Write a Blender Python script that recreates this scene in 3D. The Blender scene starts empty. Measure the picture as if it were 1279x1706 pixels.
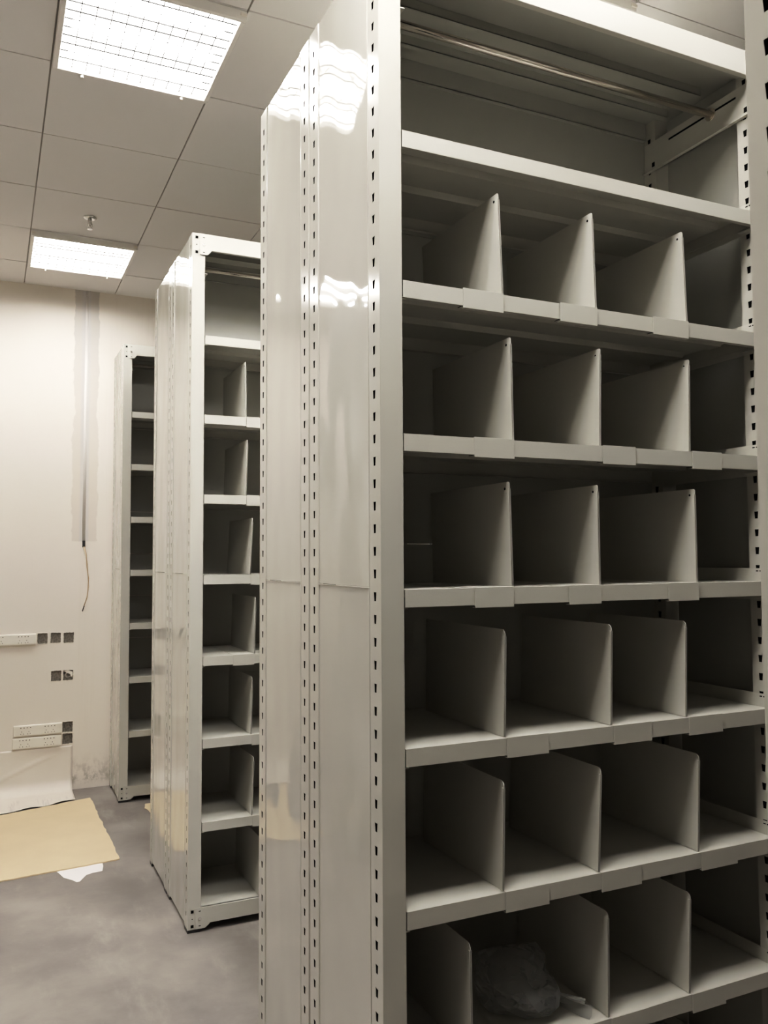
import bpy, bmesh, math, random
from mathutils import Matrix, Vector
random.seed(7)
SC = bpy.context.scene
COL = SC.collection

# ------------------------------------------------------------------ materials
def new_mat(name):
    m = bpy.data.materials.new(name); m.use_nodes = True
    nt = m.node_tree; b = nt.nodes['Principled BSDF']
    return m, nt, b

def N(nt, typ, **kw):
    n = nt.nodes.new(typ)
    for k, v in kw.items():
        if k in n.inputs: n.inputs[k].default_value = v
        else: setattr(n, k, v)
    return n

def mth(nt, op, a, b=None, c=None, clamp=False):
    n = nt.nodes.new('ShaderNodeMath'); n.operation = op; n.use_clamp = clamp
    for i, v in enumerate((a, b, c)):
        if v is None: continue
        if isinstance(v, (int, float)): n.inputs[i].default_value = v
        else: nt.links.new(v, n.inputs[i])
    return n.outputs[0]

def mix(nt, fac, a, b):
    n = nt.nodes.new('ShaderNodeMix'); n.data_type = 'RGBA'
    if isinstance(fac, (int, float)): n.inputs[0].default_value = fac
    else: nt.links.new(fac, n.inputs[0])
    for i, v in ((6, a), (7, b)):
        if isinstance(v, tuple): n.inputs[i].default_value = (*v, 1)
        else: nt.links.new(v, n.inputs[i])
    return n.outputs[2]

def coords(nt, scale=(1, 1, 1), kind='Object'):
    tc = nt.nodes.new('ShaderNodeTexCoord'); mp = nt.nodes.new('ShaderNodeMapping')
    mp.inputs['Scale'].default_value = scale
    nt.links.new(tc.outputs[kind], mp.inputs['Vector'])
    return mp.outputs[0]

def noise(nt, vec, scale, detail=3, rough=.5):
    n = N(nt, 'ShaderNodeTexNoise', Scale=scale, Detail=detail, Roughness=rough)
    nt.links.new(vec, n.inputs['Vector'])
    return n.outputs['Fac']

def ramp(nt, fac, lo, hi):
    n = nt.nodes.new('ShaderNodeMapRange'); n.interpolation_type = 'SMOOTHSTEP'
    nt.links.new(fac, n.inputs[0]); n.inputs[1].default_value = lo; n.inputs[2].default_value = hi
    return n.outputs[0]

def simple(name, col, rough=.5, metal=0., spec=.5, vary=0., vscale=4, bump=0., bscale=60):
    m, nt, b = new_mat(name)
    b.inputs['Roughness'].default_value = rough; b.inputs['Metallic'].default_value = metal
    b.inputs['Specular IOR Level'].default_value = spec
    v = coords(nt)
    f = noise(nt, v, vscale, 4)
    lo = tuple(c * (1 - vary) for c in col); hi = tuple(min(1, c * (1 + vary)) for c in col)
    nt.links.new(mix(nt, f, lo, hi), b.inputs['Base Color'])
    if bump:
        bn = N(nt, 'ShaderNodeBump', Strength=bump, Distance=.002)
        nt.links.new(noise(nt, v, bscale, 3), bn.inputs['Height']); nt.links.new(bn.outputs[0], b.inputs['Normal'])
    return m

PAINT_C = (.51, .497, .45)
M = {}
M['paint'] = simple('grey_powder_coat', PAINT_C, .38, vary=.04, vscale=3, bump=.08, bscale=350)
M['inner'] = simple('grey_powder_coat_shaded', (.36, .355, .32), .45, vary=.05, vscale=3)  # same coat made darker, shade inside the racks put into its colour
M['dark'] = simple('slot_shade', (.006, .006, .006), 1.0, spec=0)  # black standing for the shade inside slots and uprights
M['rubber'] = simple('black_plastic', (.02, .02, .02), .5, vary=.2)
M['zinc'] = simple('zinc_bolt', (.75, .74, .72), .25, metal=.9)
M['rod'] = simple('satin_tube', (.80, .75, .68), .16, metal=.9, vary=.06)
M['plate'] = simple('white_plastic', (.80, .76, .69), .35, vary=.02)
M['socket'] = simple('socket_hole_grey', (.22, .20, .18), .6)
M['tile_grid'] = simple('grid_metal', (.30, .28, .26), .5)
M['fixture'] = simple('white_enamel', (.80, .78, .75), .35, vary=.03)
M['louvre'] = simple('louvre_metal', (.012, .012, .013), .5)
M['boxgrey'] = simple('galvanised_box', (.30, .275, .245), .7, vary=.75, vscale=90)
M['plaster_crumb'] = simple('plaster_white', (.78, .73, .66), .9, vary=.08, vscale=40)
M['kraft'] = simple('kraft_board', (.66, .53, .36), .75, vary=.09, vscale=5, bump=.15, bscale=20)
M['paper'] = simple('white_paper', (.86, .83, .83), .7, vary=.04)
M['wire_a'] = simple('tan_wire', (.42, .28, .16), .5)
M['wire_b'] = simple('pale_wire', (.60, .52, .42), .5)
M['conduit'] = simple('pvc_conduit', (.66, .63, .605), .45, vary=.04)

# glossy end panels: sheet metal with slow waves in it
m, nt, b = new_mat('gloss_grey_enamel')
v = coords(nt)
nt.links.new(mix(nt, noise(nt, v, 2.5, 3), tuple(c * .94 for c in PAINT_C), tuple(c * 1.02 for c in PAINT_C)), b.inputs['Base Color'])
b.inputs['Roughness'].default_value = .03; b.inputs['IOR'].default_value = 1.62
b.inputs['Coat Weight'].default_value = .25; b.inputs['Coat Roughness'].default_value = .04
w1 = noise(nt, coords(nt, (1, 4.5, 2.2)), 1.0, 1)
w2 = noise(nt, coords(nt, (1, 8, 6)), 1.0, 1)
bn = N(nt, 'ShaderNodeBump', Strength=.55, Distance=.014)
nt.links.new(mth(nt, 'ADD', w1, mth(nt, 'MULTIPLY', w2, .18)), bn.inputs['Height'])
nt.links.new(bn.outputs[0], b.inputs['Normal']); nt.links.new(bn.outputs[0], b.inputs['Coat Normal'])
M['gloss'] = m

# glossy uprights (same enamel, no waves)
m, nt, b = new_mat('gloss_grey_upright')
b.inputs['Base Color'].default_value = (*PAINT_C, 1); b.inputs['Roughness'].default_value = .12
b.inputs['IOR'].default_value = 1.6
bn = N(nt, 'ShaderNodeBump', Strength=.03, Distance=.004)
nt.links.new(noise(nt, coords(nt, (4, 4, 1.2)), 1.5, 2), bn.inputs['Height']); nt.links.new(bn.outputs[0], b.inputs['Normal'])
M['upright'] = m

# lamp diffusers: strength set per fixture to balance the light
LAMP = 42.0
for key, k in (('emit', 1.0), ('emit_far', .62), ('emit_dim', .40), ('emit_mid', .72), ('emit_strong', 1.32), ('emit_top', 1.6)):
    m, nt, b = new_mat('lamp_diffuser_' + key)
    b.inputs['Base Color'].default_value = (1, 1, 1, 1)
    b.inputs['Emission Color'].default_value = (1, .965, .91, 1)
    # three fluorescent tubes along x, dimmer reflector between them
    sx = nt.nodes.new('ShaderNodeSeparateXYZ'); nt.links.new(coords(nt), sx.inputs[0])
    q = mth(nt, 'ABSOLUTE', mth(nt, 'SUBTRACT', mth(nt, 'FRACT', mth(nt, 'DIVIDE', mth(nt, 'ADD', sx.outputs[1], .27), .18)), .5))
    tubes = mth(nt, 'SUBTRACT', 1.0, ramp(nt, q, .09, .26))
    tubes = mth(nt, 'MULTIPLY', tubes, mth(nt, 'SUBTRACT', 1.0, ramp(nt, mth(nt, 'ABSOLUTE', sx.outputs[0]), .225, .255)))
    nt.links.new(mth(nt, 'MULTIPLY', mth(nt, 'ADD', mth(nt, 'MULTIPLY', tubes, 2.9), .14), LAMP * k), b.inputs['Emission Strength'])
    M[key] = m

# ceiling tiles
m, nt, b = new_mat('mineral_tile')
v = coords(nt)
nt.links.new(mix(nt, noise(nt, v, 1.1, 4), (.77, .75, .735), (.83, .81, .795)), b.inputs['Base Color'])
b.inputs['Roughness'].default_value = .85
bn = N(nt, 'ShaderNodeBump', Strength=.12, Distance=.002)
nt.links.new(noise(nt, v, 220, 2), bn.inputs['Height']); nt.links.new(bn.outputs[0], b.inputs['Normal'])
M['tile'] = m

# dusty grey screed floor
m, nt, b = new_mat('dusty_screed')
v = coords(nt); v2 = coords(nt, (1.0, .35, 1))
n1 = noise(nt, v, 2.2, 6, .6); n2 = noise(nt, v2, 5, 5, .65); n3 = noise(nt, v, 24, 4, .6)
c = mix(nt, ramp(nt, n1, .3, .7), (.17, .152, .148), (.29, .265, .245))
c = mix(nt, mth(nt, 'MULTIPLY', ramp(nt, n2, .50, .78), .5), c, (.44, .41, .37))
c = mix(nt, mth(nt, 'MULTIPLY', ramp(nt, n3, .6, .85), .35), c, (.30, .28, .26))
nt.links.new(c, b.inputs['Base Color'])
nt.links.new(mth(nt, 'ADD', mth(nt, 'MULTIPLY', n1, .35), .25), b.inputs['Roughness'])
bn = N(nt, 'ShaderNodeBump', Strength=.15, Distance=.003)
nt.links.new(n3, bn.inputs['Height']); nt.links.new(bn.outputs[0], b.inputs['Normal'])
M['floor'] = m

# plain wall
M['wall'] = simple('cream_emulsion', (.50, .47, .43), .8, vary=.05, vscale=1.3)

# back wall: emulsion with a bare plaster strip where the conduit was buried, dirt near the floor
m, nt, b = new_mat('patched_wall')
v = coords(nt)
sx = nt.nodes.new('ShaderNodeSeparateXYZ'); nt.links.new(v, sx.inputs[0]); X, Z = sx.outputs[0], sx.outputs[2]
base = mix(nt, noise(nt, v, .9, 4), (.735, .675, .61), (.80, .745, .685))
streak = noise(nt, coords(nt, (16, 1, .5)), 1.0, 5, .65)
base = mix(nt, mth(nt, 'MULTIPLY', mth(nt, 'MULTIPLY', ramp(nt, streak, .5, .75), .45), ramp(nt, X, -.26, -.22)), base, (.62, .56, .48))
wob = mth(nt, 'MULTIPLY', mth(nt, 'SUBTRACT', noise(nt, coords(nt, (0, 0, 1)), 3.2, 4), .5), .09)
fine = mth(nt, 'MULTIPLY', mth(nt, 'SUBTRACT', noise(nt, v, 22, 4), .5), .02)
d = mth(nt, 'ADD', mth(nt, 'ADD', mth(nt, 'ABSOLUTE', mth(nt, 'ADD', X, .186)), wob), fine)
patch = mth(nt, 'SUBTRACT', 1.0, ramp(nt, d, .078, .088))
patch = mth(nt, 'MULTIPLY', patch, ramp(nt, mth(nt, 'ADD', Z, fine), 1.692, 1.702))
pcol = mix(nt, ramp(nt, Z, 2.2, 3.3), (.61, .55, .485), (.47, .445, .42))
base = mix(nt, mth(nt, 'MULTIPLY', patch, .72), base, pcol)
core = mth(nt, 'MULTIPLY', mth(nt, 'SUBTRACT', 1.0, ramp(nt, mth(nt, 'ABSOLUTE', mth(nt, 'ADD', X, .19)), .018, .04)), patch)
base = mix(nt, mth(nt, 'MULTIPLY', core, .55), base, (.52, .51, .52))
dirt = mth(nt, 'MULTIPLY', ramp(nt, noise(nt, coords(nt, (9, 1, 6)), 2.5, 5, .7), .42, .62),
           mth(nt, 'SUBTRACT', 1.0, ramp(nt, Z, .05, .26)))
dirt = mth(nt, 'MULTIPLY', dirt, ramp(nt, Z, .02, .07))
base = mix(nt, mth(nt, 'MULTIPLY', dirt, .7), base, (.36, .33, .28))
nt.links.new(base, b.inputs['Base Color']); b.inputs['Roughness'].default_value = .75
bn = N(nt, 'ShaderNodeBump', Strength=.2, Distance=.004)
nt.links.new(mth(nt, 'ADD', noise(nt, v, 9, 4), mth(nt, 'MULTIPLY', patch, -.6)), bn.inputs['Height'])
nt.links.new(bn.outputs[0], b.inputs['Normal'])
M['patched'] = m

# loose sheet at the wall foot
m, nt, b = new_mat('loose_white_sheet')
v = coords(nt)
sx = nt.nodes.new('ShaderNodeSeparateXYZ'); nt.links.new(v, sx.inputs[0])
base = mix(nt, noise(nt, v, 4, 4), (.735, .675, .61), (.80, .745, .685))
dirt = mth(nt, 'MULTIPLY', ramp(nt, noise(nt, coords(nt, (14, 1, 4)), 2, 4, .7), .5, .7), mth(nt, 'SUBTRACT', 1.0, ramp(nt, sx.outputs[1], 4.30, 4.42)))
base = mix(nt, mth(nt, 'MULTIPLY', dirt, .6), base, (.45, .43, .38))
nt.links.new(base, b.inputs['Base Color']); b.inputs['Roughness'].default_value = .5
M['sheet'] = m

# clear film bag
m, nt, b = new_mat('clear_film')
b.inputs['Base Color'].default_value = (.72, .73, .72, 1)
b.inputs['Transmission Weight'].default_value = .8; b.inputs['IOR'].default_value = 1.25
nt.links.new(mth(nt, 'ADD', mth(nt, 'MULTIPLY', noise(nt, coords(nt), 12, 3), .12), .05), b.inputs['Roughness'])
M['film'] = m

# ------------------------------------------------------------------ mesh helpers
class MB:
    def __init__(s): s.bm = bmesh.new()
    def box(s, x0, x1, y0, y1, z0, z1, mi=0):
        v = [s.bm.verts.new((x, y, z)) for x in (x0, x1) for y in (y0, y1) for z in (z0, z1)]
        for q in ((0, 1, 3, 2), (4, 6, 7, 5), (0, 4, 5, 1), (2, 3, 7, 6), (0, 2, 6, 4), (1, 5, 7, 3)):
            s.bm.faces.new([v[i] for i in q]).material_index = mi
        return s
    def prism(s, pts, axis, a, c, mi=0):
        """polygon pts extruded from a to c along axis 0/1/2"""
        def P(p, t):
            l = list(p); l.insert(axis, t); return l
        A = [s.bm.verts.new(P(p, a)) for p in pts]; B = [s.bm.verts.new(P(p, c)) for p in pts]
        n = len(pts)
        for f in [A, B[::-1]] + [[A[i], A[(i + 1) % n], B[(i + 1) % n], B[i]] for i in range(n)]:
            s.bm.faces.new(f).material_index = mi
        return s
    def tube(s, pts, r, seg=12, mi=0, caps=True):
        pts = [Vector(p) for p in pts]; rings = []
        for i, p in enumerate(pts):
            t = (pts[min(i + 1, len(pts) - 1)] - pts[max(i - 1, 0)]).normalized()
            a = t.orthogonal().normalized() if abs(t.z) > .9 else t.cross(Vector((0, 0, 1))).normalized()
            if abs(t.z) > .9: a = (Vector((1, 0, 0)) - t * t.x).normalized()
            bq = t.cross(a)
            rr = r[i] if isinstance(r, (list, tuple)) else r
            rings.append([s.bm.verts.new(p + (a * math.cos(2 * math.pi * k / seg) + bq * math.sin(2 * math.pi * k / seg)) * rr) for k in range(seg)])
        for A, B in zip(rings, rings[1:]):
            for k in range(seg):
                f = s.bm.faces.new([A[k], A[(k + 1) % seg], B[(k + 1) % seg], B[k]]); f.smooth = True; f.material_index = mi
        if caps:
            s.bm.faces.new(rings[0]).material_index = mi; s.bm.faces.new(rings[-1][::-1]).material_index = mi
        return s
    def quad(s, pts, mi=0):
        s.bm.faces.new([s.bm.verts.new(p) for p in pts]).material_index = mi
    def flip_y(s):
        for v in s.bm.verts: v.co.y = -v.co.y
        return s
    def build(s, name, mats, parent=None, loc=None, recalc=True, bevel=0, solid=0, smooth=False):
        bm = s.bm
        if recalc: bmesh.ops.recalc_face_normals(bm, faces=bm.faces)
        me = bpy.data.meshes.new(name); bm.to_mesh(me); bm.free()
        for mm in (mats if isinstance(mats, (list, tuple)) else [mats]): me.materials.append(M[mm])
        o = bpy.data.objects.new(name, me); COL.objects.link(o)
        if parent: o.parent = parent
        if loc: o.location = loc
        if solid:
            k = o.modifiers.new('thick', 'SOLIDIFY'); k.thickness = solid; k.offset = 0
        if bevel:
            k = o.modifiers.new('edge', 'BEVEL'); k.width = bevel; k.segments = 2; k.limit_method = 'ANGLE'
        if smooth:
            for p in me.polygons: p.use_smooth = True
        return o

def tag(o, label, cat, group=None):
    o['label'] = label; o['category'] = cat
    if group: o['group'] = group
    return o
def thing(name, label, cat, loc=(0, 0, 0), group=None):
    o = bpy.data.objects.new(name, None); COL.objects.link(o); o.location = loc; o.empty_display_size = .1
    return tag(o, label, cat, group)
def struct(o): o['kind'] = 'structure'; return o

# ------------------------------------------------------------------ room shell
HC = 3.471; YW = 4.53
XL, XR, YB = -2.75, 3.4, -4.6
struct(MB().box(XL - .1, XR + .1, YB - .1, YW + .2, -.1, 0).build('floor', 'floor'))
struct(MB().box(XL - .1, XL, YB, YW, 0, HC + .1).build('wall_left', 'wall'))
struct(MB().box(XR, XR + .1, YB, YW, 0, HC + .1).build('wall_right', 'wall'))
struct(MB().box(XL, XR, YB - .1, YB, 0, HC + .1).build('wall_front', 'wall'))

# openings for the seven flush boxes
BOX_W, BOX_H = .067, .072
boxes = []
for x, z, kind, lab in ((-.445, 1.036, 0, 'empty flush box right beside the upper socket strip'),
                  (-.362, 1.036, 0, 'middle empty flush box of the upper row of three'),
                  (-.278, 1.034, 0, 'empty flush box at right end of the upper row of three'),
                  (-.355, .778, 0, 'dark empty flush box, left one of the mid-height pair'),
                  (-.278, .778, 1, 'flush box with torn white plaster and cable, right one of the mid pair'),
                  (-.277, .428, 2, 'flush box with coiled cable beside the low socket strips, upper one'),
                  (-.277, .348, 2, 'flush box with coiled cable beside the low socket strips, lower one')):
    boxes.append((x - BOX_W / 2, x + BOX_W / 2, z - BOX_H / 2, z + BOX_H / 2, kind, lab))
xs = sorted({XL, XR, *[q[0] for q in boxes], *[q[1] for q in boxes]})
zs = sorted({0, HC + .1, *[q[2] for q in boxes], *[q[3] for q in boxes]})
wb = MB()
vt = {}
def wv(i, j):
    if (i, j) not in vt: vt[i, j] = wb.bm.verts.new((xs[i], YW, zs[j]))
    return vt[i, j]
for i in range(len(xs) - 1):
    for j in range(len(zs) - 1):
        cx, cz = (xs[i] + xs[i + 1]) / 2, (zs[j] + zs[j + 1]) / 2
        if any(q[0] < cx < q[1] and q[2] < cz < q[3] for q in boxes): continue
        wb.bm.faces.new([wv(i, j), wv(i + 1, j), wv(i + 1, j + 1), wv(i, j + 1)])
wb.box(XL, XR, YW + .08, YW + .2, 0, HC + .1)
struct(wb.build('wall_back', 'patched', recalc=False))

for (x0, x1, z0, z1, kind, lab) in boxes:
    t = thing('wall_box', lab, 'junction box', ((x0 + x1) / 2, YW, (z0 + z1) / 2),
              'empty flush boxes in the back wall')
    w, h = BOX_W / 2, BOX_H / 2
    k = MB(); d = .024
    k.box(-w, w, d, d + .002, -h, h)
    for s in (-1, 1):
        k.box(s * w - .001, s * w + .001, .0005, d, -h, h); k.box(-w, w, .0005, d, s * h - .001, s * h + .001)
        k.box(s * w * .96 - .005, s * w * .96 + .005, .002, .006, -.008, .008)      # screw lugs
    k.build('back_box', 'boxgrey', t)
    # ragged plaster around the opening
    p = MB(); nn = 44; ri, ro = [], []
    for q in range(nn):
        a = 2 * math.pi * q / nn; sc = max(abs(math.cos(a)) / w, abs(math.sin(a)) / h)
        px, pz = math.cos(a) / sc, math.sin(a) / sc
        e1 = random.uniform(.93, 1.02); e2 = random.uniform(1.05, 1.12)
        ri.append([p.bm.verts.new((px * e1, yy, pz * e1)) for yy in (-.002, .004)]); ro.append([p.bm.verts.new((px * e2, yy, pz * e2)) for yy in (-.0008, .004)])
    for q in range(nn):
        r2 = (q + 1) % nn
        p.bm.faces.new([ri[q][0], ri[r2][0], ro[r2][0], ro[q][0]]); p.bm.faces.new([ri[q][1], ri[r2][1], ri[r2][0], ri[q][0]])
        p.bm.faces.new([ro[q][0], ro[r2][0], ro[r2][1], ro[q][1]]); p.bm.faces.new([ri[q][1], ro[q][1], ro[r2][1], ri[r2][1]])
    p.build('plaster_edge', 'plaster_crumb', t)
    if kind:
        c = MB()
        turns = 22
        c.tube([(math.cos(i * .7) * (.018 + .004 * math.sin(i)), .012 + i * .001, math.sin(i * .7) * (.018 + .003 * math.cos(i * 1.3))) for i in range(turns)], .0035, 6)
        c.build('cable', 'conduit' if kind == 1 else 'boxgrey', t, smooth=True)
    if kind == 1:
        c = MB()
        c.prism([(-.03, .03), (.0, .034), (.03, .02), (.026, -.02), (.012, .008), (-.01, .016)], 1, .001, .01)
        c.build('torn_plaster', 'plaster_crumb', t)

# ceiling: 600 mm tiles in a thin grid
GX, GY = 0.0, 1.0767
lamp_cells = {(-1, 0), (-1, 4), (-3, 4), (-3, 0), (-1, -3), (1, -3), (1, -1)}
tb = MB()
for i in range(-5, 7):
    for j in range(-10, 7):
        x0, x1 = max(XL, GX + .6 * i), min(XR, GX + .6 * (i + 1)); y0, y1 = max(YB, GY + .6 * j), min(YW, GY + .6 * (j + 1))
        if x1 - x0 < .02 or y1 - y0 < .02: continue
        g = .0035
        X0, X1, Y0, Y1 = x0 + g, x1 - g, y0 + g, y1 - g
        if Y1 > YW - .02: Y1 = YW
        zt = HC + random.uniform(-.0012, .0012); zs_ = HC + .008
        tb.quad([(X0, Y0, zt), (X0, Y1, zt), (X1, Y1, zt), (X1, Y0, zt)])
        for a, c in (((X0, Y0), (X1, Y0)), ((X1, Y0), (X1, Y1)), ((X1, Y1), (X0, Y1)), ((X0, Y1), (X0, Y0))):
            tb.quad([(*a, zt), (*c, zt), (*c, zs_), (*a, zs_)])
tb.box(XL, XR, YB, YW + .1, HC + .008, HC + .06, 1)
struct(tb.build('ceiling', ['tile', 'tile_grid'], recalc=False))

# ------------------------------------------------------------------ ceiling lights
def ceiling_light():
    t = thing('ceiling_light', '', 'ceiling light', (0, 0, HC), 'square louvred ceiling lights')
    a, dr = .297, .034
    f = MB(); wd = .018
    f.box(-a, a, -a, -a + wd, -dr, 0); f.box(-a, a, a - wd, a, -dr, 0)
    f.box(-a, -a + wd, -a + wd, a - wd, -dr, 0); f.box(a - wd, a, -a + wd, a - wd, -dr, 0)
    f.build('light_frame', 'fixture', t, bevel=.002)
    i = a - wd
    MB().box(-i, i, -i, i, -.012, -.008).build('diffuser', 'emit', t)
    l = MB(); n = 11; h0, h1 = -.0165, -.0130
    for k in range(1, n):
        u = -i + 2 * i * k / n
        l.box(u - .0011, u + .0011, -i, i, h0, h1); l.box(-i, i, u - .0011, u + .0011, h0, h1)
    l.build('louvre', 'louvre', t)
    for sx in (-1, 1):
        MB().box(sx * .285 - .011, sx * .285 + .011, -a - .006, -a, -.022, -.012).build('clip', 'plate', t)
        MB().tube([(sx * .19, a - .007, -dr), (sx * .19, a - .007, -dr - .010)], .006, 10).build('hinge_pin', 'plate', t)
    return t
def copy_tree(o, parent=None):
    c = o.copy(); COL.objects.link(c)
    if parent: c.parent = parent
    for ch in list(o.children): copy_tree(ch, c)
    return c
proto_light = ceiling_light()
LBL = {(-1, 0): 'large glowing square louvred ceiling light at top of view, nearer of the two in sight',
       (-1, 4): 'glowing square louvred ceiling light close to the back wall, beyond the sprinkler',
       (-3, 4): 'square ceiling light over the open floor, seen mirrored in the glossy near end panel',
       (-3, 0): 'added unseen square ceiling light over the open floor left of the big glowing one',  # unseen fixture, added for ambient fill
       (-1, -3): 'square ceiling light overhead, out over the open floor before the near rack end',
       (1, -3): 'added unseen square ceiling light over the aisle in front of the near rack',  # unseen fixture, added to brighten the shelf fronts
       (1, -1): 'added unseen square ceiling light above the top of the near rack'}  # unseen fixture, added to bounce light off the rack top onto the ceiling
for n, (i, j) in enumerate(sorted(lamp_cells)):
    o = proto_light if n == 0 else copy_tree(proto_light)
    o.location = (GX + .6 * i + .3, GY + .6 * j + .3, HC - .0015); o['label'] = LBL[i, j]
    key = {(-1, 4): 'emit_far', (-3, 4): 'emit_far', (1, -3): 'emit_dim', (-1, 0): 'emit_mid', (-1, -3): 'emit_strong', (1, -1): 'emit_top'}.get((i, j))
    if key:
        for ch in o.children:
            if ch.name.startswith('diffuser'):
                ch.data = ch.data.copy(); ch.data.materials[0] = M[key]

# sprinkler
t = thing('fire_sprinkler', 'small metal fire sprinkler hanging from a ceiling tile before the far light', 'sprinkler', (-.309, 3.167, HC - .0015))
k = MB(); k.tube([(0, 0, 0), (0, 0, -.004), (0, 0, -.010)], [.036, .036, .024], 24); k.build('escutcheon', 'zinc', t)
k = MB(); k.tube([(0, 0, -.01), (0, 0, -.035), (0, 0, -.036), (0, 0, -.05)], [.011, .011, .006, .006], 12)
for s in (-1, 1): k.tube([(s * .011, 0, -.035), (s * .013, 0, -.05), (s * .002, 0, -.064)], .002, 6)
k.build('nozzle', 'zinc', t, smooth=True)
k = MB(); k.tube([(0, 0, -.064), (0, 0, -.067)], [.014, .014], 16); k.build('deflector', 'zinc', t)

# ------------------------------------------------------------------ shelving racks
D = .453            # depth of one rack
L = 1.24            # length of one bay, outside to outside
FW = .055           # face width of an upright
HOLE_Z0, PITCH = 2.8457, .0504
SHELVES = [2.55, 2.20, 1.85, 1.50, 1.15, .80, .45, .10]

def upright(parent, right, back, top):
    """angle upright: perforated web across the end, plain flange on the face"""
    k = MB(); bm = k.bm
    X0 = L if right else 0.0; sx = -1 if right else 1
    # perforated web; on the right side it is the inner face that carries the slots
    wx = L - FW if right else 0.0
    Y = (lambda y: D - y) if back else (lambda y: y)
    hw, hb, hh = .0075, .0052, .0098
    cache = {}
    def V(y, z):
        q = (round(y, 5), round(z, 5))
        if q not in cache: cache[q] = bm.verts.new((wx, Y(y), z))
        return cache[q]
    yc = .0322; yl, yr = yc - hw, yc + hw
    ncell = int((HOLE_Z0 - .06) / PITCH)
    zc = [HOLE_Z0 + PITCH * 2 - PITCH * q for q in range(ncell + 3)]
    zc = [z for z in zc if z + .5 * PITCH < top + .001 and z - .5 * PITCH > .012]
    edges = [zc[0] + PITCH / 2] + [z - PITCH / 2 for z in zc]
    for a, c in ((edges[0], top), (.014, edges[-1])):
        for ya, yb in ((0, yl), (yl, yr), (yr, .06)):
            bm.faces.new([V(ya, a), V(yb, a), V(yb, c), V(ya, c)])
    for q, z in enumerate(zc):
        zb, zt = edges[q + 1], edges[q]
        bm.faces.new([V(0, zb), V(yl, zb), V(yl, zt), V(0, zt)]); bm.faces.new([V(yr, zb), V(.06, zb), V(.06, zt), V(yr, zt)])
        h = [V(yc - hb, z - hh), V(yc + hb, z - hh), V(yc + hw * .95, z + hh), V(yc - hw * .95, z + hh)]
        o = [V(yl, zb), V(yr, zb), V(yr, zt), V(yl, zt)]
        for e in range(4): bm.faces.new([o[e], o[(e + 1) % 4], h[(e + 1) % 4], h[e]])
    # the face flange, its inner return and the web's inner return
    def strip(p, q):
        a = [bm.verts.new((p[0], Y(p[1]), z)) for z in (.014, top)]; c = [bm.verts.new((q[0], Y(q[1]), z)) for z in (.014, top)]
        bm.faces.new([a[0], c[0], c[1], a[1]])
    xa, xb = (L - FW, L) if right else (0, FW)
    strip((xa, 0), (xb, 0))
    strip((xb, 0), (xb, .06 if right else .016))
    if not right: strip((0, .06), (.014, .06))
    else: strip((xa, .06), (xb, .06))
    bmesh.ops.remove_doubles(bm, verts=bm.verts, dist=.0002)
    ya, yb = sorted((Y(.004), Y(.056)))
    k.box(xa + .004, xb - .004, ya, yb, .02, top - .004, 1)  # black liner added so the slots look shaded inside
    o = k.build('upright', ['upright', 'dark'], parent, solid=.0009)
    f = MB(); y0, y1 = sorted((Y(-.002), Y(.062)))
    f.box(xa - .001, xb + .001, y0 + .003, y1 - .003, 0, .016); f.build('foot_pad', 'rubber', o, bevel=.002)
    return o

def beam(parent, name, z0, z1, top):
    k = MB()
    k.box(FW - .025, L - FW + .025, -.0045, -.002, z0, z1)
    k.box(FW, L - FW, -.002, .012, z0, z0 + .002); k.box(FW, L - FW, -.002, .012, z1 - .002, z1)
    o = k.build(name, 'paint', parent, bevel=.0012)
    for s in (0, 1):
        fx = (lambda x: L - x) if s else (lambda x: x)
        e = MB()
        if top: pts = [(.033, z1 - .004), (.088, z1 - .004), (.088, z0 + .002), (.066, z0 - .022), (.033, z0 - .022)]
        else: pts = [(.033, z1 + .002), (.092, z1 + .002), (.092, z0 - .002), (.072, .016), (.033, .016)]
        e.prism([(fx(x), z) for x, z in pts], 1, -.0065, -.0042)
        zz = (z0 - .012, z1 - .018) if top else (.028, z1 - .012)
        for z in zz:                                   # square slots in the upright's face and tabs in the plate
            e.box(*sorted((fx(.013), fx(.025))), -.0021, -.0012, z - .006, z + .006, 1)
            e.box(*sorted((fx(.045), fx(.054))), -.0069, -.0064, z - .0015, z + .0015, 1)
        zm = (zz[0] + zz[1]) / 2
        e.box(*sorted((fx(.017), fx(.021))), -.0021, -.0012, zm - .002, zm + .002, 1)
        p = e.build('end_plate', ['paint', 'dark'], o)
        MB().tube([(fx(.049), -.0062, zm), (fx(.049), -.0095, zm)], .006, 12).build('bolt', 'zinc', o)
    return o

def shelf(parent, z, y_off=.0015):
    k = MB(); a, c = FW + .004, L - FW - .002
    k.box(a, c, y_off, D - .012, z - .0015, z)
    k.box(a, c, y_off, y_off + .0015, z - .04, z); k.box(a, c, y_off, y_off + .014, z - .04, z - .0385)
    k.box(a, c, D - .0135, D - .012, z - .04, z); k.box(a, c, D - .026, D - .012, z - .04, z - .0385)
    for yy in (.135, .285):                            # stiffening hats below
        k.prism([(yy - .032, z - .0015), (yy - .022, z - .016), (yy + .022, z - .016), (yy + .032, z - .0015)], 0, a + .03, c - .03)
    k.box(a + .001, a + .0025, .016, D - .03, z - .035, z - .0015); k.box(c - .0025, c - .001, .016, D - .03, z - .035, z - .0015)
    return k.build('shelf', 'shelf_paint', parent, bevel=.0012)
M['shelf_paint'] = M['paint']

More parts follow.
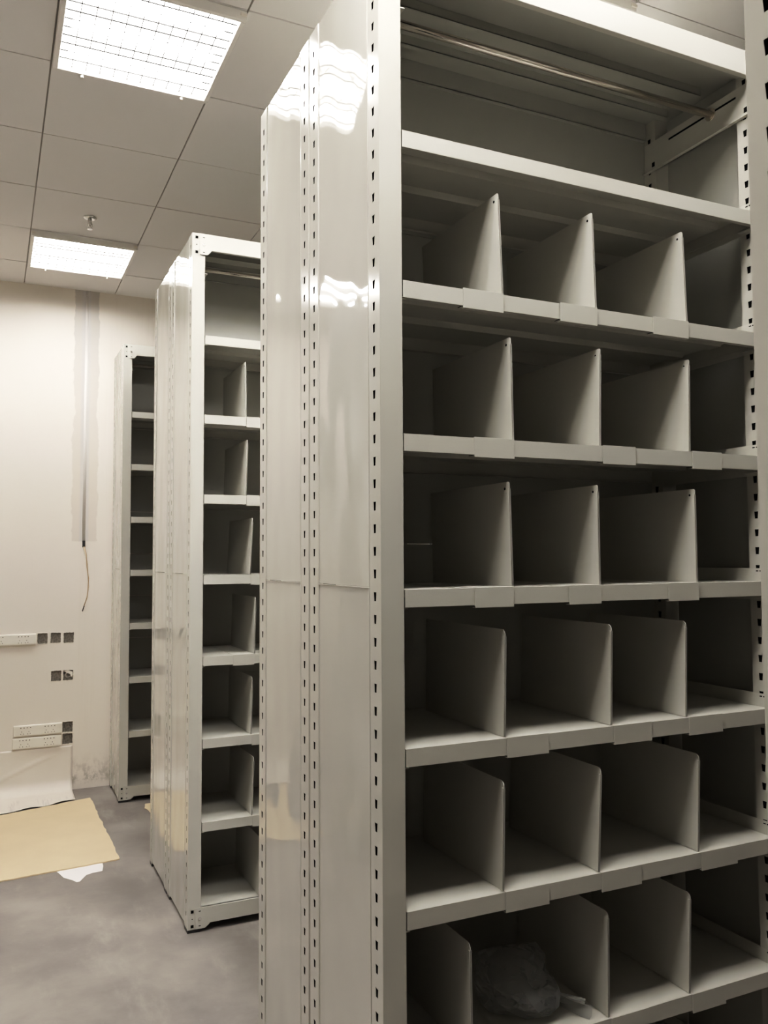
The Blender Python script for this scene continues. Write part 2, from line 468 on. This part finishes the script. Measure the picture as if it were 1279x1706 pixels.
def rack(label, y0, back_to, top=3.0, x0=0):
    """back_to=+1: the open face looks towards -Y;  -1: towards +Y (mirrored)"""
    t = thing('shelving_rack', label, 'shelving rack', (x0, y0, 0), 'grey steel shelving racks')
    before = set(bpy.data.objects)
    for r in (False, True):
        for bk in (False, True): upright(t, r, bk, top)
    beam(t, 'top_beam', top - .072, top, True)
    beam(t, 'base_beam', .033, .1, False)
    # end panels: an upper and a lower sheet
    for z0, z1 in ((.022, 1.5045), (1.5055, top)):
        k = MB()
        k.box(.0015, .003, .0625, .3905, z0, z1)
        for yy in (.0625, .3865): k.box(-.0012, .003, yy, yy + .004, z0, z1)
        if z0 < 1: k.box(-.0008, .003, .0665, .3865, z1 - .0022, z1)
        k.build('end_panel', 'gloss', t, bevel=.0006)
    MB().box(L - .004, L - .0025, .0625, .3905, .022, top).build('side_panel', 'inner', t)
    # back sheets with their joints
    k = MB(); z = .03; js = [.42, .72, 1.017, 1.313, 1.61, 1.907, 2.204, 2.50, top - .003]
    for j in js:
        k.box(FW * .5, L - FW * .5, D - .008, D - .0065, z, j - .0015); z = j + .0015
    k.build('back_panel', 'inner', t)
    # top cover with deep pressed steps
    k = MB()
    k.box(.003, L - .003, .0, D - .002, top - .003, top - .001)
    for yy, hgt in ((.03, .05), (.19, .028), (.33, .028), (.43, .06)):
        k.box(FW + .005, L - FW - .005, yy, yy + .0015, top - hgt, top - .003)
        k.box(FW + .005, L - FW - .005, yy, yy + .02, top - hgt, top - hgt + .0015)
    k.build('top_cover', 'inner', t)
    for z in SHELVES: shelf(t, z)
    for s in (0, 1):                                   # shelf rails on both sides
        fx = (lambda x: L - x) if s else (lambda x: x)
        for z in SHELVES:
            k = MB(); xi = FW + .0005
            k.box(*sorted((fx(xi - .0025), fx(xi))), .004, D - .012, z - .052, z + .036)
            k.box(*sorted((fx(xi), fx(xi + .012))), .004, .06, z - .0435, z - .0415)
            for yy in (.018, .03):                     # hook slots
                k.box(*sorted((fx(xi), fx(xi + .0006))), yy, yy + .008, z + .027, z + .030, 1)
            k.build('shelf_rail', ['paint', 'dark'], t)
        k = MB()
        k.box(*sorted((fx(FW), fx(FW + .0025))), .004, D - .012, top - .175, top - .075)
        k.box(*sorted((fx(FW), fx(FW + .014))), .004, D - .012, top - .175, top - .173)
        k.box(*sorted((fx(FW + .0025), fx(FW + .0032))), .06, .33, top - .103, top - .097, 1)
        for yy in (.02, .395):
            k.box(*sorted((fx(FW + .0025), fx(FW + .0032))), yy, yy + .012, top - .16, top - .145, 1)
        k.build('top_brace', ['paint', 'dark'], t)
    zr, yr = top - .105, .155
    k = MB(); k.tube([(FW + .004, yr, zr), (L - FW - .004, yr, zr)], .011, 18)
    o = k.build('hanging_rod', 'rod', t, smooth=False)
    for xx in (FW + .003, L - FW - .003):
        k = MB(); k.tube([(xx - .003, yr, zr), (xx + .003, yr, zr)], .019, 16); k.build('rod_socket', 'rod', o)
    if back_to < 0:
        for o in set(bpy.data.objects) - before:
            if o.type == 'MESH':
                for v in o.data.vertices: v.co.y = -v.co.y
                o.data.flip_normals()
    return t

YA = 0.0
R_MAIN = rack('large near grey shelving rack with three dividers per shelf, front half of its row', YA, 1, 3.015)
rack('grey rack back to back behind the near one, only its glossy end panel in sight', YA + 2 * D + .012, -1, 3.015)
Y2 = 1.953
rack('middle grey shelving rack with one divider per shelf in sight, between near and far racks', Y2, 1)
rack('grey rack back to back behind the middle one, showing just its narrow end panel', Y2 + 2 * D + .012, -1)
Y3 = 4.055
rack('far small grey shelving rack standing against the back wall, shelves bare', Y3, 1)
rack('grey shelving rack across the walkway, seen only mirrored in the near glossy end panel', 2.42, 1, 3.0, -1.02 - L)
YR = -1.007
rack('grey rack cut off by the right edge, just a strip of one upright in sight', YR, -1, 3.0)

# ------------------------------------------------------------------ shelf dividers
def divider(zs, xb, xt, clip0, clip1, yface, label, group, hole, name='shelf_divider'):
    t = thing(name, label, 'shelf divider', (xb, yface, zs), group)
    H, DP = .251, .40; dx = xt - xb; r = .014
    k = MB(); y0 = .006
    pts = [(DP, .0015), (DP, H)]
    for q in range(6):
        a = math.pi / 2 * (1 + q / 5)
        rr = r if not hole else .006
        pts.append((y0 + rr + math.cos(a) * rr, H - rr + math.sin(a) * rr))
    pts += [(y0, .0015)]
    A = [k.bm.verts.new((dx * z / H - .0009, y, z)) for y, z in pts]; B = [k.bm.verts.new((dx * z / H + .0009, y, z)) for y, z in pts]
    n = len(pts)
    k.bm.faces.new(A); k.bm.faces.new(B[::-1])
    for i in range(n): k.bm.faces.new([A[i], A[(i + 1) % n], B[(i + 1) % n], B[i]])
    # folded front hem
    hz = H - .016
    for za, zb in ((.0015, hz),):
        va = [k.bm.verts.new((dx * z / H + sx * .0028, y, z)) for z in (za, zb) for sx, y in ((-1, y0), (1, y0), (1, y0 + .006), (-1, y0 + .006))]
        for q in ((0, 1, 5, 4), (1, 2, 6, 5), (2, 3, 7, 6), (3, 0, 4, 7), (0, 3, 2, 1), (4, 5, 6, 7)): k.bm.faces.new([va[i] for i in q])
    if hole:                                           # punched hole near the top front corner
        k.tube([(dx - .0013, y0 + .018, H - .016), (dx + .0013, y0 + .018, H - .016)], .0032, 10, mi=1)
    k.build('divider_plate', ['paint', 'dark'], t)
    a, c = clip0 - xb, clip1 - xb
    k = MB()
    if zs < .2: k.box(a, c, .004, .36, .0004, .0018); k.build('foot_plate', 'paint', t); return t
    k.box(a, c, -.0022, -.0006, -.0455, .0018)
    k.box(a, c, -.0006, .36, .0004, .0018)
    k.box(a, c, -.0006, .012, -.0455, -.0435)
    k.box(a - .003, a - .0006, .001, .02, -.0412, -.0402, 1)
    k.build('lip_clip', ['paint', 'dark'], t, bevel=.0006)
    return t

MAIN_DIV = [   # shelf z, then (bottom x, top x, clip x0, clip x1) left to right
    (2.20, [(.328, .319, .214, .326), (.609, .602, .492, .607), (.916, .907, .790, .914)]),
    (1.85, [(.353, .349, .240, .351), (.614, .620, .616, .722), (.914, .920, .916, 1.022)]),
    (1.50, [(.346, .340, .238, .344), (.605, .604, .505, .603), (.929, .929, .822, .927)]),
    (1.15, [(.318, .324, .320, .437), (.632, .639, .634, .755), (.879, .887, .881, 1.000)]),
    (.80, [(.309, .315, .311, .432), (.585, .598, .587, .712), (.910, .921, .912, 1.040)]),
    (.45, [(.221, .220, .223, .335), (.607, .611, .609, .725), (.868, .879, .870, .985)])]
ORD = ['topmost', 'second', 'third', 'fourth', 'fifth', 'lowest']
for n, (z, row) in enumerate(MAIN_DIV):
    for j, (xb, xt, c0, c1) in enumerate(row):
        lab = 'grey steel divider, %s of three in the near rack, %s divider row from top' % (('left', 'middle', 'right')[j], ORD[n])
        if n == 5: lab = 'grey steel divider, %s of three on the near rack, lowest row in view' % (('left', 'middle', 'right')[j])
        if n == 0: lab = 'grey steel divider, %s of three on the near rack, topmost row' % (('left', 'middle', 'right')[j])
        divider(z, xb, xt, c0, c1, 0, lab, 'dividers on the near rack', n < 3)
R2_DIV = [(2.20, .244, .243, .246, .35), (1.85, .245, .253, .247, .36), (1.50, .266, .277, .268, .37),
          (1.15, .286, .292, .19, .284), (.80, .273, .278, .275, .38), (.45, .277, .286, .279, .385), (.10, .312, .316, .314, .42)]
for n, (z, xb, xt, c0, c1) in enumerate(R2_DIV):
    o = ('topmost', 'second', 'third', 'fourth', 'fifth', 'sixth', 'bottom')[n]
    divider(z, xb, xt, c0, c1, Y2, 'grey steel divider on the middle rack, %s' % ('bottom shelf' if n == 6 else 'topmost one' if n == 0 else o + ' one from the top'),
            'dividers on the middle rack', n < 3)

# crumpled film bag in the low compartment of the near rack
k = MB(); bm = k.bm
bmesh.ops.create_icosphere(bm, subdivisions=3, radius=1)
from mathutils import noise as mn
for v in bm.verts:
    p = v.co.copy()
    f = 1 + .30 * mn.noise(p * 1.5) + .22 * mn.noise(p * 3.1 + Vector((3, 1, 2)))
    v.co = Vector((p.x * .095 * f, p.y * .11 * f, max(-.060, p.z * .080 * f)))
# open mouth of the bag: a limp flap hanging towards the shelf edge
fl = [[bm.verts.new((.045 + .075 * a + .012 * math.sin(5 * t_), -.02 - .105 * a + .01 * math.sin(7 * t_ + a * 4), -.055 + .055 * t_ * (1 - .25 * a) + .006 * math.sin(9 * t_ + 5 * a))) for t_ in [q / 8 for q in range(9)]] for a in [q / 6 for q in range(7)]]
for A, B in zip(fl, fl[1:]):
    for q in range(8): bm.faces.new([A[q], A[q + 1], B[q + 1], B[q]])
o = k.build('plastic_bag', 'film', None, (.437, .15, .45 + .0625))
tag(o, 'crumpled clear plastic bag lying in a low compartment of the near rack', 'plastic bag')

# ------------------------------------------------------------------ things on the back wall
def socket_strip(x0, x1, z0, z1, label):
    t = thing('socket_strip', label, 'socket strip', ((x0 + x1) / 2, YW, (z0 + z1) / 2), 'white socket strips on the back wall')
    w, h = (x1 - x0) / 2, (z1 - z0) / 2
    k = MB(); k.prism([(0, -h), (0, h), (-.017, h), (-.020, h - .004), (-.020, -h + .008), (-.014, -h)], 0, -w, w)
    k.build('cover_plate', 'plate', t, bevel=.002)
    for s in (-.5, .5):
        k = MB(); cx = s * w
        k.box(cx - w * .42, cx + w * .42, -.0212, -.0195, -h * .72, h * .78)
        for q in range(4): k.box(cx - .034 + q * .02, cx - .027 + q * .02, -.0218, -.0211, h * .50, h * .68, 1)
        for px, pz in ((-.024, -.1), (.02, -.1), (-.03, -.52), (-.012, -.52), (.012, -.52), (.028, -.48)):
            k.box(cx + px - .0022, cx + px + .0022, -.0216, -.0211, h * pz - .003, h * pz + .003, 1)
        k.build('socket_module', ['plate', 'socket'], t)
    return t
socket_strip(-.80, -.487, .995, 1.070, 'white upper socket strip left of three empty flush boxes, cut by the left edge')
socket_strip(-.617, -.315, .389, .462, 'white socket strip just above another, upper one of the low stacked pair')
socket_strip(-.623, -.318, .305, .380, 'white socket strip right above the loose sheet, lower one of the stacked pair')

# conduit half buried in the plaster strip, with two loose wires
k = MB(); k.tube([(-.19, YW + .0155, 1.69), (-.189, YW + .0155, 2.4), (-.185, YW + .0155, HC)], .019, 16)
tag(k.build('conduit_pipe', 'conduit', None, smooth=True), 'pale conduit pipe half buried in the bare plaster strip up the wall', 'conduit')
t = thing('hanging_cord', 'thin tan cable dangling from the lower end of the wall conduit', 'cord', (-.19, YW - .012, 1.69))
MB().box(-.008, .010, -.006, .009, -.035, .012).build('cable_end_cap', 'rubber', t, bevel=.002)
k = MB(); k.tube([(.0, -.004, -.03), (.012, -.008, -.08), (.028, -.01, -.16), (.030, -.012, -.24), (.036, -.01, -.31), (.024, -.008, -.39), (.008, -.006, -.44), (-.002, -.006, -.475)], .0028, 8)
k.build('wire', 'wire_b', t, smooth=True)
k = MB(); k.tube([(.003, -.006, -.03), (.018, -.01, -.09), (.022, -.012, -.17), (.034, -.014, -.25), (.031, -.012, -.32), (.026, -.01, -.38), (.006, -.008, -.44)], .0025, 8)
k.build('wire', 'wire_a', t, smooth=True)
k = MB(); k.tube([(.008, -.006, -.44), (-.004, -.006, -.478)], .0034, 8); k.build('wire_tip', 'rubber', t)

# loose white sheet curling out at the foot of the wall
k = MB(); nx, nz = 60, 40; vs = []
for i in range(nx + 1):
    row = []
    x = -1.25 + (1.25 - .244) * i / nx
    yb = min(4.285, 4.254 + (x + .153) * .305 + .014)
    top = .30
    for j in range(nz + 1):
        s = j / nz
        tt = s ** 1.0
        if s < .45: z, y = .30 - (s / .45) * .22, YW - .0035 - .002 * s
        elif s < .72: a_ = (s - .45) / .27 * math.pi / 2; z, y = .08 - .0755 * math.sin(a_), YW - .0045 - .075 * (1 - math.cos(a_))
        else: z = .0045; y = YW - .0795 + (yb - YW + .0795) * (s - .72) / .28
        # crease running up to the right, slow waves at the hem
        cz = .115 + (x + .69) * .42
        y -= .007 * math.exp(-((z - cz) / .007) ** 2) * min(1, s * 6) * (s < .7)
        y += .010 * math.sin(x * 21 + 1) * s ** 3
        row.append(k.bm.verts.new((x, min(y, YW - .003), z + .004 * (1 + math.sin(x * 33)) * max(0, s - .8) * 5)))
    vs.append(row)
for i in range(nx):
    for j in range(nz): k.bm.faces.new([vs[i][j], vs[i + 1][j], vs[i + 1][j + 1], vs[i][j + 1]])
o = k.build('loose_wall_sheet', 'sheet', None, solid=.001, smooth=True)
tag(o, 'loose white sheet hanging at the wall foot, curling onto the floor under the sockets', 'wall sheet')

# ------------------------------------------------------------------ things on the floor
def flat(name, pts, z, mat, label, cat, wav=.0, th=.003):
    k = MB()
    c = Vector((sum(p[0] for p in pts) / len(pts), sum(p[1] for p in pts) / len(pts)))
    ring = [k.bm.verts.new((p[0] - c.x, p[1] - c.y, wav * (.5 + .5 * math.sin(i * 2.3)))) for i, p in enumerate(pts)]
    f = k.bm.faces.new(ring)
    ex = bmesh.ops.extrude_face_region(k.bm, geom=[f])
    for v in [g for g in ex['geom'] if isinstance(g, bmesh.types.BMVert)]: v.co.z += th
    return tag(k.build(name, mat, None, (c.x, c.y, z)), label, cat)

def edge(a, c, n, amp):
    out = []
    for i in range(n):
        t_ = i / n
        out.append((a[0] + (c[0] - a[0]) * t_ + random.uniform(-amp, amp), a[1] + (c[1] - a[1]) * t_ + random.uniform(-amp, amp)))
    return out
PA, PB, PC, PD = (-.153, 4.25), (-.134, 2.985), (-.93, 2.90), (-.93, 4.01)
flat('kraft_board', edge(PA, PB, 26, .005) + edge(PB, PC, 30, .004) + edge(PC, PD, 6, .004) + edge(PD, PA, 20, .003), .0005, 'kraft',
     'large tan kraft paper board lying flat on the grey floor at left', 'paper board', 0, .006)
flat('paper_scrap', [(-.46, 3.0), (-.221, 3.0), (-.224, 2.93), (-.236, 2.862), (-.285, 2.855), (-.315, 2.84), (-.335, 2.80), (-.352, 2.765), (-.366, 2.76), (-.385, 2.80), (-.42, 2.85), (-.435, 2.915)],
     .0, 'paper', 'torn white paper scrap sticking out from under the tan board', 'paper scrap', 0, .0004)
flat('kraft_scrap', [(.15, 3.955), (.142, 3.90), (.132, 3.86), (.146, 3.82), (.150, 3.76), (.165, 3.72), (.158, 3.64), (.175, 3.56), (.2, 3.45), (.75, 3.5), (.75, 3.95)], .0005, 'kraft',
     'small torn tan kraft scrap on the floor peeking out behind the middle racks', 'paper scrap', .0, .003)

# ------------------------------------------------------------------ world and camera
w = bpy.data.worlds.new('World'); SC.world = w; w.use_nodes = True
w.node_tree.nodes['Background'].inputs[0].default_value = (.9, .9, 1, 1); w.node_tree.nodes['Background'].inputs[1].default_value = .0

cd = bpy.data.cameras.new('Camera'); cam = bpy.data.objects.new('Camera', cd); COL.objects.link(cam)
C = Vector((-0.7770855, -1.6818239, 1.5711894))
r = Vector((0.9063115, -0.4225768, -0.0053241)); u = Vector((-0.0180930, -0.0513849, 0.9985150)); f = Vector((0.4222228, 0.9048693, 0.0542164))
cam.matrix_world = Matrix(((r.x, u.x, -f.x, C.x), (r.y, u.y, -f.y, C.y), (r.z, u.z, -f.z, C.z), (0, 0, 0, 1)))
cd.sensor_fit = 'HORIZONTAL'; cd.sensor_width = 36; cd.lens = 39.52015; cd.clip_start = .05
SC.camera = cam
SC.view_settings.view_transform = 'Standard'
SC.view_settings.look = 'None'
SC.view_settings.exposure = .32
# soft highlight shoulder, as a phone camera gives
SC.view_settings.use_curve_mapping = True
cm = SC.view_settings.curve_mapping
cm.white_level = (4, 4, 4)
cv = cm.curves[3]
for x_, y_ in ((.0125, .034), (.05, .185), (.10, .385), (.18, .60), (.30, .77), (.50, .90)): cv.points.new(x_, y_)
cv.points[0].location = (0, 0); cv.points[len(cv.points) - 1].location = (1, 1)
cm.update()
SC.cycles.max_bounces = 10; SC.cycles.diffuse_bounces = 6; SC.cycles.glossy_bounces = 5
SC.cycles.use_denoising = True
SC.cycles.caustics_reflective = True
SC.cycles.sample_clamp_indirect = 8
